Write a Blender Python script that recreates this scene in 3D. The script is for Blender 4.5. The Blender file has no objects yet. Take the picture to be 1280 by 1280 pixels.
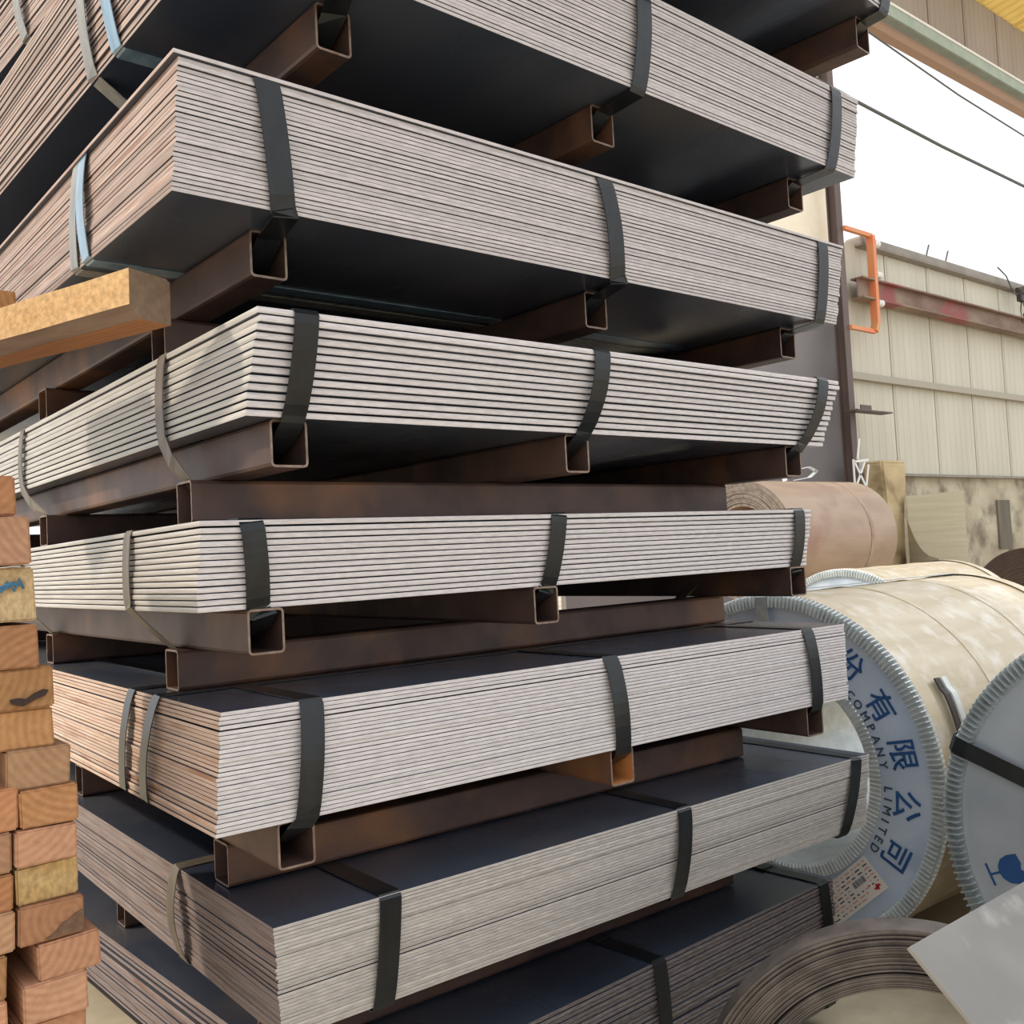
import bpy, bmesh, math, random
from mathutils import Vector, Matrix
random.seed(7)
sc = bpy.context.scene
C = sc.collection
PI = math.pi
H = 1.01                                    # eye height above the floor

# ------------------------------------------------------------------ camera
cd = bpy.data.cameras.new('camera'); cam = bpy.data.objects.new('camera', cd); C.objects.link(cam)
cd.sensor_width = 36; cd.lens = 36 * 1225.0 / 1280; cd.clip_start = 0.02; cd.clip_end = 300
yw, pt, rl = map(math.radians, (39.40, 2.528, -2.964))
fw = Vector((math.sin(yw) * math.cos(pt), math.cos(yw) * math.cos(pt), math.sin(pt)))
rt = Vector((math.cos(yw), -math.sin(yw), 0)); up = rt.cross(fw)
r2 = math.cos(rl) * rt + math.sin(rl) * up; u2 = -math.sin(rl) * rt + math.cos(rl) * up
m = Matrix((r2, u2, -fw)).transposed().to_4x4(); m.translation = (0, 0, H)
cam.matrix_world = m
sc.camera = cam

# ------------------------------------------------------------------ sky, sun, exposure
w = bpy.data.worlds.new('sky'); sc.world = w; w.use_nodes = True
bg = w.node_tree.nodes['Background']; bg.inputs['Color'].default_value = (.95, .975, 1, 1); bg.inputs['Strength'].default_value = 1.0
sd = bpy.data.lights.new('sun', 'SUN'); sd.energy = 2.2; sd.angle = math.radians(3); sd.color = (1, .87, .70)
sun = bpy.data.objects.new('sun', sd); C.objects.link(sun)
sun.rotation_euler = Vector((.62, -.42, -.62)).to_track_quat('-Z', 'Y').to_euler()
sc.view_settings.view_transform = 'Standard'; sc.view_settings.look = 'None'
sc.view_settings.gamma = 1; sc.view_settings.use_curve_mapping = False
sc.view_settings.exposure = 0.42

# ------------------------------------------------------------------ materials
def srgb(r, g, b):
    return tuple(((c / 255) / 12.92 if c / 255 <= .04045 else ((c / 255 + .055) / 1.055) ** 2.4) for c in (r, g, b)) + (1,)
def mat(name, a, b=None, scale=(8, 8, 8), rough=.6, metal=0., bump=0., detail=4., lo=.35, hi=.65, vary=0., c=None, cscale=3., clo=.55, chi=.7, spec=.5, transl=0., rough2=None):
    """a,b base colours mixed by stretched noise; c = patches (rust, dirt); vary = per-object brightness"""
    M = bpy.data.materials.new(name); M.use_nodes = True
    N = M.node_tree.nodes; L = M.node_tree.links; bs = N['Principled BSDF']
    tc = N.new('ShaderNodeTexCoord'); mp = N.new('ShaderNodeMapping'); mp.inputs['Scale'].default_value = scale
    L.new(tc.outputs['Object'], mp.inputs['Vector'])
    oi = N.new('ShaderNodeObjectInfo')
    ad = N.new('ShaderNodeVectorMath'); ad.operation = 'ADD'; sm = N.new('ShaderNodeVectorMath'); sm.operation = 'SCALE'
    sm.inputs[0].default_value = (37, 19, 53); L.new(oi.outputs['Random'], sm.inputs['Scale'])
    L.new(mp.outputs[0], ad.inputs[0]); L.new(sm.outputs[0], ad.inputs[1])
    no = N.new('ShaderNodeTexNoise'); no.inputs['Scale'].default_value = 1; no.inputs['Detail'].default_value = detail
    L.new(ad.outputs[0], no.inputs['Vector'])
    rp = N.new('ShaderNodeMapRange'); rp.inputs['From Min'].default_value = lo; rp.inputs['From Max'].default_value = hi
    L.new(no.outputs['Fac'], rp.inputs['Value'])
    mx = N.new('ShaderNodeMix'); mx.data_type = 'RGBA'; mx.inputs[6].default_value = a; mx.inputs[7].default_value = b or a
    L.new(rp.outputs[0], mx.inputs[0]); col = mx.outputs[2]
    if c:
        n2 = N.new('ShaderNodeTexNoise'); n2.inputs['Scale'].default_value = cscale; n2.inputs['Detail'].default_value = 6
        a2 = N.new('ShaderNodeVectorMath'); a2.operation = 'ADD'; L.new(tc.outputs['Object'], a2.inputs[0]); L.new(sm.outputs[0], a2.inputs[1])
        L.new(a2.outputs[0], n2.inputs['Vector'])
        r2_ = N.new('ShaderNodeMapRange'); r2_.inputs['From Min'].default_value = clo; r2_.inputs['From Max'].default_value = chi
        L.new(n2.outputs['Fac'], r2_.inputs['Value'])
        m2 = N.new('ShaderNodeMix'); m2.data_type = 'RGBA'; m2.inputs[7].default_value = c
        L.new(r2_.outputs[0], m2.inputs[0]); L.new(col, m2.inputs[6]); col = m2.outputs[2]
    if vary:
        hv = N.new('ShaderNodeHueSaturation'); mr = N.new('ShaderNodeMapRange')
        mr.inputs['To Min'].default_value = 1 - vary; mr.inputs['To Max'].default_value = 1 + vary
        L.new(oi.outputs['Random'], mr.inputs['Value']); L.new(mr.outputs[0], hv.inputs['Value']); L.new(col, hv.inputs['Color']); col = hv.outputs[0]
    L.new(col, bs.inputs['Base Color'])
    bs.inputs['Roughness'].default_value = rough; bs.inputs['Metallic'].default_value = metal
    bs.inputs['Specular IOR Level'].default_value = spec
    if rough2 is not None:
        q = N.new('ShaderNodeMapRange'); q.inputs['To Min'].default_value = rough; q.inputs['To Max'].default_value = rough2
        L.new(no.outputs['Fac'], q.inputs['Value']); L.new(q.outputs[0], bs.inputs['Roughness'])
    if bump:
        bp = N.new('ShaderNodeBump'); bp.inputs['Strength'].default_value = bump; bp.inputs['Distance'].default_value = .003
        L.new(no.outputs['Fac'], bp.inputs['Height']); L.new(bp.outputs[0], bs.inputs['Normal'])
    if transl:
        tr = N.new('ShaderNodeBsdfTranslucent'); ms = N.new('ShaderNodeMixShader'); ms.inputs[0].default_value = transl
        L.new(col, tr.inputs['Color']); L.new(bs.outputs[0], ms.inputs[1]); L.new(tr.outputs[0], ms.inputs[2])
        L.new(ms.outputs[0], N['Material Output'].inputs['Surface'])
    return M
def wood(name, a, b, ring=34., side=False, rough=.8, bump=.25):
    M = bpy.data.materials.new(name); M.use_nodes = True
    N = M.node_tree.nodes; L = M.node_tree.links; bs = N['Principled BSDF']; bs.inputs['Roughness'].default_value = rough
    bs.inputs['Specular IOR Level'].default_value = .2
    tc = N.new('ShaderNodeTexCoord'); oi = N.new('ShaderNodeObjectInfo')
    def trig(fr, op, amp):
        p = N.new('ShaderNodeMath'); p.operation = 'MULTIPLY'; p.inputs[1].default_value = fr; L.new(oi.outputs['Random'], p.inputs[0])
        q = N.new('ShaderNodeMath'); q.operation = op; L.new(p.outputs[0], q.inputs[0])
        r = N.new('ShaderNodeMath'); r.operation = 'MULTIPLY'; r.inputs[1].default_value = amp; L.new(q.outputs[0], r.inputs[0]); return r.outputs[0]
    cx_ = N.new('ShaderNodeCombineXYZ'); L.new(trig(61., 'SINE', .09), cx_.inputs[0]); L.new(trig(97., 'SINE', .11), cx_.inputs[2])
    ad = N.new('ShaderNodeVectorMath'); ad.operation = 'ADD'; L.new(tc.outputs['Object'], ad.inputs[0]); L.new(cx_.outputs[0], ad.inputs[1])
    mp = N.new('ShaderNodeMapping'); mp.inputs['Scale'].default_value = (1, .06, 1); L.new(ad.outputs[0], mp.inputs['Vector'])
    wv = N.new('ShaderNodeTexWave'); wv.wave_type = 'RINGS'; wv.rings_direction = 'Y'
    wv.inputs['Scale'].default_value = ring; wv.inputs['Distortion'].default_value = 2.2; wv.inputs['Detail'].default_value = 4; wv.inputs['Detail Scale'].default_value = 6.; wv.inputs['Detail Roughness'].default_value = .65
    L.new(mp.outputs[0], wv.inputs['Vector'])
    no = N.new('ShaderNodeTexNoise'); no.inputs['Scale'].default_value = 190 if 'yellow' in name else 110; no.inputs['Detail'].default_value = 5
    fm = N.new('ShaderNodeMapping'); fm.inputs['Scale'].default_value = (1, .5, .6) if 'yellow' in name else (1, .1, 1); fm.inputs['Rotation'].default_value = (.5, 0, 0) if 'yellow' in name else (0, 0, 0); L.new(tc.outputs['Object'], fm.inputs['Vector']); L.new(fm.outputs[0], no.inputs['Vector'])
    n3 = N.new('ShaderNodeTexNoise'); n3.inputs['Scale'].default_value = 14; n3.inputs['Detail'].default_value = 4; L.new(ad.outputs[0], n3.inputs['Vector'])
    mx = N.new('ShaderNodeMix'); mx.data_type = 'RGBA'; mx.inputs[6].default_value = a; mx.inputs[7].default_value = b
    f = N.new('ShaderNodeMath'); f.operation = 'MULTIPLY'; L.new(wv.outputs['Fac'], f.inputs[0]); L.new(n3.outputs['Fac'], f.inputs[1])
    f2 = N.new('ShaderNodeMath'); f2.operation = 'MULTIPLY_ADD'; f2.inputs[1].default_value = .45; f2.inputs[2].default_value = .2; L.new(f.outputs[0], f2.inputs[0]); L.new(f2.outputs[0], mx.inputs[0])
    m2 = N.new('ShaderNodeMix'); m2.data_type = 'RGBA'; m2.blend_type = 'MULTIPLY'; m2.inputs[0].default_value = .75 if 'yellow' in name else .5
    L.new(mx.outputs[2], m2.inputs[6]); L.new(no.outputs['Color'], m2.inputs[7])
    bw = N.new('ShaderNodeRGBToBW'); L.new(no.outputs['Color'], bw.inputs[0]); cr = N.new('ShaderNodeMapRange'); cr.inputs['From Min'].default_value = .25; cr.inputs['From Max'].default_value = .65; cr.inputs['To Min'].default_value = .3 if 'yellow' in name else .5; L.new(bw.outputs[0], cr.inputs['Value'])
    L.new(cr.outputs[0], m2.inputs[7])
    hv = N.new('ShaderNodeHueSaturation'); mr = N.new('ShaderNodeMapRange'); mr.inputs['To Min'].default_value = .75; mr.inputs['To Max'].default_value = 1.2
    L.new(oi.outputs['Random'], mr.inputs['Value']); L.new(mr.outputs[0], hv.inputs['Value']); L.new(m2.outputs[2], hv.inputs['Color'])
    hu = N.new('ShaderNodeMath'); hu.operation = 'ADD'; hu.inputs[1].default_value = .5; L.new(trig(43., 'SINE', .006), hu.inputs[0]); L.new(hu.outputs[0], hv.inputs['Hue'])
    st = N.new('ShaderNodeMath'); st.operation = 'ADD'; st.inputs[1].default_value = 1.0; L.new(trig(29., 'SINE', .08), st.inputs[0]); L.new(st.outputs[0], hv.inputs['Saturation'])
    L.new(hv.outputs[0], bs.inputs['Base Color'])
    bp = N.new('ShaderNodeBump'); bp.inputs['Strength'].default_value = bump; bp.inputs['Distance'].default_value = .002
    L.new(no.outputs['Fac'], bp.inputs['Height']); L.new(bp.outputs[0], bs.inputs['Normal'])
    return M

MT = {}
MT['scale'] = mat('mill_scale', srgb(60, 68, 84), srgb(82, 89, 104), (5, 1.2, 5), rough=.14, rough2=.42, metal=.3, spec=.8, c=srgb(102, 96, 94), cscale=2.2, clo=.55, chi=.75)
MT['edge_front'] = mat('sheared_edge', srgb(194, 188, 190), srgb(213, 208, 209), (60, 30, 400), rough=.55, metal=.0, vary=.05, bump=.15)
MT['edge_front_shaded'] = mat('sheared_edge_roof_shade', srgb(180, 173, 174), srgb(202, 195, 195), (60, 30, 400), rough=.55, vary=.07, bump=.15)  # roof shade on the upper bundles, put into a darker edge colour
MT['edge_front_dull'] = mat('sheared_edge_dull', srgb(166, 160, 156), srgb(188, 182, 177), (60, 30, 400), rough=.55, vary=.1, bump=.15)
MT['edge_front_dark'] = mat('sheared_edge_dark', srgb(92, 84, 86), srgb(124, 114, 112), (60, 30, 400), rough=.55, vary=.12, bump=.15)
MT['edge_white'] = mat('mill_edge_bright', srgb(176, 172, 166), srgb(198, 195, 190), (60, 12, 300), rough=.45, metal=.1, vary=.06)
MT['edge_pink'] = mat('rusty_edge', srgb(146, 124, 114), srgb(172, 152, 141), (60, 14, 500), rough=.65, vary=.22, c=srgb(140, 104, 86), cscale=6)
MT['edge_peach'] = mat('peach_edge', srgb(196, 166, 146), srgb(216, 192, 175), (60, 14, 500), rough=.6, vary=.12, c=srgb(178, 130, 100), cscale=6)
MT['edge_brown'] = mat('brown_edge', srgb(112, 98, 95), srgb(138, 124, 119), (60, 14, 500), rough=.7, vary=.15, c=srgb(104, 78, 66), cscale=6)
MT['strap'] = mat('black_steel_strap', srgb(24, 27, 31), srgb(34, 38, 42), (40, 40, 10), rough=.30, metal=.2)
MT['strap_grey'] = mat('grey_steel_strap', srgb(120, 122, 122), srgb(150, 148, 142), (50, 50, 12), rough=.4, metal=.2, c=srgb(140, 112, 84), cscale=9)
MT['strap_sky_sheen'] = mat('steel_strap_sky_sheen', srgb(112, 138, 158), srgb(140, 168, 188), (50, 50, 12), rough=.28, metal=.35)  # sky reflection on a glossy black strap, painted as its base colour
MT['strap_brown'] = mat('brown_dusty_strap', srgb(92, 84, 76), srgb(120, 108, 96), (50, 50, 12), rough=.45, metal=.2)
MT['tube'] = mat('rusty_tube', srgb(70, 54, 50), srgb(92, 70, 62), (14, 14, 14), rough=.5, metal=.25, bump=.1, c=srgb(134, 92, 62), cscale=5, clo=.52, chi=.72, vary=.12)
MT['tube_cut'] = mat('tube_cut_end', srgb(142, 124, 112), srgb(112, 92, 80), (80, 80, 80), rough=.5, metal=.3)
MT['tube_in'] = mat('orange_rust', srgb(190, 128, 72), srgb(170, 106, 60), (30, 30, 30), rough=.8)
MT['timber'] = wood('pine_end', srgb(202, 156, 118), srgb(146, 94, 60))
MT['timber_yellow'] = wood('rough_sawn_yellow', srgb(238, 206, 158), srgb(208, 162, 110), ring=9, rough=.95, bump=1.0)
MT['timber_grey'] = wood('weathered_end', srgb(150, 130, 112), srgb(112, 92, 76), ring=14, rough=.95, bump=.8)
MT['stain'] = mat('damp_stain', srgb(122, 92, 72), srgb(98, 74, 58), (90, 20, 90), rough=.85)
MT['knot'] = mat('knot', srgb(46, 34, 30), srgb(60, 42, 34), (60, 60, 60), rough=.8)
MT['blue_ink'] = mat('blue_ink', srgb(58, 116, 156), srgb(70, 130, 160), rough=.8)
MT['ink'] = mat('navy_ink', srgb(28, 72, 124), srgb(34, 84, 140), rough=.6)
MT['ink_grey'] = mat('grey_ink', srgb(60, 74, 96), srgb(70, 82, 104), rough=.6)
MT['galv'] = mat('galvanised', srgb(206, 212, 214), srgb(224, 230, 230), (30, 30, 30), rough=.35, metal=.3)
MT['galv_dirty'] = mat('galvanised_dirty', srgb(160, 168, 170), srgb(186, 194, 196), (30, 30, 30), rough=.35, metal=.4)
MT['coil_face'] = mat('coil_face_sheet', srgb(190, 206, 226), srgb(204, 217, 234), (7, 7, 7), rough=.35, metal=.1, c=srgb(174, 190, 210), cscale=6)
MT['coil_face_grey'] = mat('coil_face_grey', srgb(176, 184, 192), srgb(200, 207, 214), (4, 4, 4), rough=.26, metal=.35)
MT['barrel'] = mat('coil_wrap', srgb(214, 201, 176), srgb(198, 183, 155), (3, 22, 22), rough=.34, metal=.15, c=srgb(232, 227, 217), cscale=16, clo=.5, chi=.75, bump=.08)
MT['bare_coil'] = mat('bare_coil', srgb(178, 156, 136), srgb(160, 136, 118), (2, 7, 7), rough=.5, metal=.2, c=srgb(154, 122, 108), cscale=3)
MT['dark_coil'] = mat('dark_coil', srgb(96, 76, 64), srgb(84, 66, 58), (3, 8, 8), rough=.6)
MT['coil_layers'] = mat('coil_layers', srgb(120, 108, 98), srgb(150, 138, 126), (40, 40, 40), rough=.45, metal=.3)
MT['slit'] = mat('slit_layers', srgb(74, 69, 68), srgb(100, 93, 90), (30, 30, 30), rough=.4, metal=.35, c=srgb(80, 68, 63), cscale=8)
MT['plate'] = mat('grey_plate', srgb(126, 124, 121), srgb(142, 139, 135), (6, 6, 6), rough=.45, metal=.25, c=srgb(172, 170, 165), cscale=9, clo=.64, chi=.74)
MT['paper'] = mat('paper', srgb(236, 230, 222), srgb(228, 220, 212), rough=.8)
MT['red'] = mat('red_ink', srgb(208, 52, 60), rough=.7)
MT['pinkprint'] = mat('pink_print', srgb(214, 160, 158), rough=.8)
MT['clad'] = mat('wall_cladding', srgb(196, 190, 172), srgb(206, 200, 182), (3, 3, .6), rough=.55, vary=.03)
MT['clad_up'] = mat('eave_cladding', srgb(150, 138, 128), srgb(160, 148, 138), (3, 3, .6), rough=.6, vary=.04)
MT['concrete'] = mat('stained_concrete', srgb(172, 160, 138), srgb(202, 192, 170), (2.2, 2.2, 3), rough=.9, bump=.3, c=srgb(118, 106, 90), cscale=4.5, clo=.48, chi=.72, detail=8)
MT['dark_concrete'] = mat('dark_patch', srgb(128, 118, 104), srgb(104, 96, 86), (6, 6, 1), rough=.9)
MT['pier'] = mat('pier_concrete', srgb(206, 186, 146), srgb(182, 160, 122), (3, 3, 5), rough=.9, bump=.3, c=srgb(112, 92, 62), cscale=2.6)
MT['cream'] = mat('cream_board', srgb(252, 246, 232), srgb(248, 240, 224), rough=.7, transl=.3)
MT['grey_wall'] = mat('grey_wall', srgb(128, 122, 122), srgb(112, 106, 108), (1, 1, 1), rough=.6)
MT['column'] = mat('column_paint', srgb(104, 86, 80), srgb(90, 74, 70), (6, 6, 2), rough=.55)
MT['beam'] = mat('rusty_beam', srgb(122, 96, 84), srgb(152, 130, 112), (2.5, 2, 6), rough=.7, c=srgb(150, 84, 80), cscale=1.1, clo=.55, chi=.62, bump=.2)
MT['girt'] = mat('girt', srgb(170, 162, 146), rough=.6)
MT['pipe'] = mat('coping', srgb(136, 128, 120), srgb(150, 142, 132), rough=.6)
MT['orange'] = mat('orange_paint', srgb(232, 128, 84), srgb(216, 150, 100), (5, 5, 5), rough=.5)
MT['white'] = mat('white_ceramic', srgb(232, 232, 228), rough=.3)
MT['gutter'] = mat('gutter', srgb(150, 164, 150), srgb(164, 176, 162), rough=.5)
MT['gutter_brown'] = mat('gutter_rust', srgb(150, 118, 92), rough=.6)
MT['roof'] = mat('roof_sheet_yellow', srgb(240, 222, 160), srgb(232, 210, 146), (2, 6, 2), rough=.6, transl=.45)
MT['floor'] = mat('yard_concrete', srgb(206, 192, 164), srgb(190, 176, 150), (14, 14, 14), rough=.9, bump=.3, c=srgb(150, 138, 120), cscale=.8, clo=.5, chi=.7, detail=8)
MT['sheetmetal'] = mat('dull_sheet', srgb(178, 166, 138), srgb(190, 178, 150), (1, 1, 30), rough=.5, metal=.1)
MT['dark'] = mat('dark_steel', srgb(56, 50, 50), srgb(70, 62, 60), rough=.6)
MT['wire'] = mat('wire_sheath', srgb(90, 90, 88), rough=.6)

# ------------------------------------------------------------------ object helpers
def mesh(name, verts, faces, mats, midx=None, smooth=False):
    me = bpy.data.meshes.new(name); me.from_pydata([tuple(v) for v in verts], [], faces)
    for k in (mats if isinstance(mats, (list, tuple)) else [mats]): me.materials.append(MT[k])
    if midx: me.polygons.foreach_set('material_index', midx)
    if smooth: me.polygons.foreach_set('use_smooth', [True] * len(me.polygons))
    me.update(); return me
def obj(name, me, parent=None, loc=(0, 0, 0), rot=(0, 0, 0)):
    o = bpy.data.objects.new(name, me); C.objects.link(o); o.location = loc; o.rotation_euler = rot
    if parent: o.parent = parent
    return o
def tag(o, label, cat, group=None):
    o['label'] = label; o['category'] = cat
    if group: o['group'] = group
    return o
def thing(name, label, cat, loc=(0, 0, 0), rz=0, group=None):
    o = obj(name, None, None, loc, (0, 0, rz)); o.empty_display_size = .05
    return tag(o, label, cat, group)
def struct(o): o['kind'] = 'structure'; return o
def fix(me):
    bm = bmesh.new(); bm.from_mesh(me); bmesh.ops.recalc_face_normals(bm, faces=bm.faces); bm.to_mesh(me); bm.free(); return me
def boxv(x0, x1, y0, y1, z0, z1):
    v = [(x0, y0, z0), (x1, y0, z0), (x1, y1, z0), (x0, y1, z0), (x0, y0, z1), (x1, y0, z1), (x1, y1, z1), (x0, y1, z1)]
    f = [(0, 3, 2, 1), (4, 5, 6, 7), (0, 1, 5, 4), (1, 2, 6, 5), (2, 3, 7, 6), (3, 0, 4, 7)]
    return v, f
def boxes(name, lst, mats, bev=0):
    V = []; F = []
    for b in lst:
        v, f = boxv(*b); n = len(V); V += v; F += [tuple(i + n for i in q) for q in f]
    me = mesh(name, V, F, mats)
    if bev:
        bm = bmesh.new(); bm.from_mesh(me); bmesh.ops.bevel(bm, geom=bm.edges[:], offset=bev, segments=2, affect='EDGES', profile=.6); bm.to_mesh(me); bm.free()
    return me
def sheet_mesh(W, L, th, bev, mats):
    v, f = boxv(0, W, 0, L, 0, th); me = mesh('sheet', v, f, mats)
    bm = bmesh.new(); bm.from_mesh(me)
    es = [e for e in bm.edges if abs(e.verts[0].co.z - e.verts[1].co.z) < 1e-6]
    bmesh.ops.bevel(bm, geom=es, offset=bev, segments=2, affect='EDGES', profile=.6)
    for q in bm.faces:
        n = q.normal
        q.material_index = 0 if abs(n.z) > .9 else (1 if abs(n.y) >= abs(n.x) else 2)
    bm.to_mesh(me); bm.free(); return me
def rrect(w_, h_, r, n=3):
    P = []
    for cx, cy, a0 in ((w_ / 2 - r, h_ / 2 - r, 0), (-w_ / 2 + r, h_ / 2 - r, 90), (-w_ / 2 + r, -h_ / 2 + r, 180), (w_ / 2 - r, -h_ / 2 + r, 270)):
        for k in range(n):
            a = math.radians(a0 + 90 * k / (n - 1)); P.append((cx + r * math.cos(a), cy + r * math.sin(a)))
    return P
def tube_mesh(w_, h_, length, axis, mats=('tube', 'tube'), wall=.003):
    po = rrect(w_, h_, .0055); pi = rrect(w_ - 2 * wall, h_ - 2 * wall, .003); n = len(po); V = []; F = []; I = []
    def P(u, v, s): return (u, s, v) if axis == 'y' else (s, u, v)
    for s in (0, length):
        V += [P(u, v, s) for u, v in po]; V += [P(u, v, s) for u, v in pi]
    for i in range(n):
        j = (i + 1) % n
        F += [(i, j, 2 * n + j, 2 * n + i), (n + i, 3 * n + i, 3 * n + j, n + j), (i, n + i, n + j, j), (2 * n + i, 2 * n + j, 3 * n + j, 3 * n + i)]
        I += [0, 1, 2, 2]
    return fix(mesh('tube', V, F, list(mats) + ['tube_cut'], I))
def strip_mesh(name, path, wdir, width, thick, m, closed=False):
    """flat strap swept along a 3-D path; wdir = direction of its width"""
    wd = Vector(wdir).normalized(); P = [Vector(p) for p in path]; n = len(P); V = []; F = []
    for i, p in enumerate(P):
        a = P[(i - 1) % n] if closed or i > 0 else p; b = P[(i + 1) % n] if closed or i < n - 1 else p
        t = (b - a).normalized(); nn = t.cross(wd).normalized(); w2 = nn.cross(t).normalized()
        for s, q in ((-1, -1), (1, -1), (1, 1), (-1, 1)): V.append(p + w2 * s * width / 2 + nn * q * thick / 2)
    for i in range(n if closed else n - 1):
        j = (i + 1) % n
        for k in range(4):
            l = (k + 1) % 4; F.append((4 * i + k, 4 * i + l, 4 * j + l, 4 * j + k))
    if not closed: F += [(3, 2, 1, 0), tuple(4 * (n - 1) + k for k in range(4))]
    return fix(mesh(name, V, F, m))
def tubepath(name, path, r, m, n=8):
    P = [Vector(p) for p in path]; V = []; F = []
    for i, p in enumerate(P):
        t = (P[min(i + 1, len(P) - 1)] - P[max(i - 1, 0)]).normalized()
        a = t.cross(Vector((0, 0, 1))); a = a.normalized() if a.length > .01 else Vector((1, 0, 0)); b = t.cross(a)
        V += [p + r * (math.cos(2 * PI * k / n) * a + math.sin(2 * PI * k / n) * b) for k in range(n)]
    for i in range(len(P) - 1):
        for k in range(n): F.append((i * n + k, i * n + (k + 1) % n, (i + 1) * n + (k + 1) % n, (i + 1) * n + k))
    F += [tuple(range(n)), tuple(range((len(P) - 1) * n, len(P) * n))]
    return fix(mesh(name, V, F, m, smooth=True))
def lathe(name, prof, m, n=96, axis='x', closed=True, smooth=False, mi=None):
    """profile list of (axial, radius) revolved about local x"""
    V = []; F = []; I = []; k = len(prof)
    for j in range(n):
        a = 2 * PI * j / n
        V += [(x, -r * math.cos(a), r * math.sin(a)) for x, r in prof]
    for j in range(n):
        l = (j + 1) % n
        for i in range(k if closed else k - 1):
            i2 = (i + 1) % k; F.append((j * k + i, j * k + i2, l * k + i2, l * k + i)); I.append(mi[i] if mi else 0)
    return fix(mesh(name, V, F, m, I, smooth))

# ------------------------------------------------------------------ the yard: floor, wall, opening, column
FL = struct(obj('floor', boxes('floor', [(-14, 22, -14, 22, -.2, 0)], 'floor')))
def rib_panel(w_, h_, m, ribs=7, depth=.010):
    V = []; F = []; xs = []
    p = w_ / ribs
    for i in range(ribs):
        x = i * p; big = i == 0
        xs += [(x + .006, 0), (x + p * .25, 0), (x + p * .34, -depth * (1.0 if big else .45)), (x + p * .52, -depth * (1.0 if big else .45)), (x + p * .61, 0)]
    xs.append((w_ - .006, 0))
    n = len(xs)
    for z in (0, h_): V += [(x, y, z) for x, y in xs] + [(x, y + .01, z) for x, y in xs]
    for i in range(n - 1):
        F += [(i, i + 1, 2 * n + i + 1, 2 * n + i), (n + i, 3 * n + i, 3 * n + i + 1, n + i + 1), (i, n + i, n + i + 1, i + 1), (2 * n + i, 2 * n + i + 1, 3 * n + i + 1, 3 * n + i)]
    F += [(0, 2 * n, 3 * n, n), (n - 1, 2 * n - 1, 4 * n - 1, 3 * n - 1)]
    return fix(mesh('panel', V, F, m))
# lower wall: concrete plinth with clad panels above
wl = struct(obj('wall_back', None, None, (0, 5, 0)))
obj('plinth', boxes('plinth', [(8.25, 15.4, .02, .3, 0, .585 + H)], 'concrete'), wl)
obj('plinth_recess', boxes('plinth_recess', [(11.1, 11.4, -.003, .03, .80, 1.345)], 'dark_concrete', .003), wl)
pm = rib_panel(.815, 2.19, 'clad')
for i in range(9): obj('panel', pm, wl, (8.215 + .82 * i, 0, .60 + H))
obj('backing_board', boxes('backing', [(8.2, 15.6, .016, .05, .59 + H, 2.79 + H)], 'dark'), wl)
obj('base_flashing', boxes('flash', [(8.3, 15.5, -.06, .02, .575 + H, .60 + H)], 'pipe'), wl)
obj('girt', boxes('girt', [(8.2, 15.5, -.07, -.02, 1.475 + H, 1.54 + H)], 'girt'), wl)
obj('coping', boxes('coping', [(8.5, 15.5, -.09, .1, 2.77 + H, 2.87 + H)], 'pipe', .03), wl)
wu = struct(obj('wall_eave', None, None, (0, 5, 0)))
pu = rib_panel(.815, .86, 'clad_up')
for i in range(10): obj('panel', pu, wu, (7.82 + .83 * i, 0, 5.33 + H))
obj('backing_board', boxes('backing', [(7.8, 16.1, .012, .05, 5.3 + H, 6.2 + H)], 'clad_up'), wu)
obj('gutter', boxes('gutter', [(7.8, 16.1, -.14, .0, 5.21 + H, 5.33 + H)], 'gutter', .02), wu)
obj('gutter_lip', boxes('gutter_lip', [(7.8, 16.1, -.15, -.13, 5.325 + H, 5.35 + H)], 'white'), wu)
obj('lintel', boxes('lintel', [(7.8, 16.1, -.1, .0, 5.03 + H, 5.10 + H), (7.8, 16.1, -.06, .0, 5.13 + H, 5.18 + H)], 'gutter_brown'), wu)
rf = struct(obj('roof', None, None, (0, 5, 6.17 + H), (math.radians(-9), 0, 0)))
rp_ = rib_panel(.9, 1.3, 'roof', 6, .03)
for i in range(9):
    o = obj('panel', rp_, rf, (7.9 + .9 * i, 0, 0), (math.radians(90), 0, 0))
cw = struct(obj('wall_end', None, None, (0, 5.06, 0)))
obj('cream_board', boxes('cream_board', [(4.6, 8.26, 0, .03, 2.45 + H, 5.2 + H)], 'cream'), cw)
obj('grey_board', boxes('grey_board', [(4.6, 8.26, 0, .05, 0, 2.45 + H)], 'grey_wall'), cw)
col = struct(obj('column', None, None, (8.04, 4.9, 0)))
obj('web', boxes('web', [(-.006, .006, -.04, .04, 0, 6.2 + H)], 'column'), col)
obj('flange', boxes('flange', [(-.045, .045, -.05, -.04, 0, 6.2 + H)], 'column'), col)
obj('flange', boxes('flange', [(-.045, .045, .04, .05, 0, 6.2 + H)], 'column'), col)

cb = tag(obj('crane_beam', boxes('crane_beam', [(8.3, 15.4, -.1, -.09, 2.23 + H, 2.41 + H), (8.3, 15.4, -.16, -.03, 2.405 + H, 2.42 + H), (8.3, 15.4, -.16, -.03, 2.22 + H, 2.235 + H)], 'beam'), None, (0, 4.97, 0)),
         'rust-mottled steel beam running along the pale clad wall', 'beam')
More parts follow.
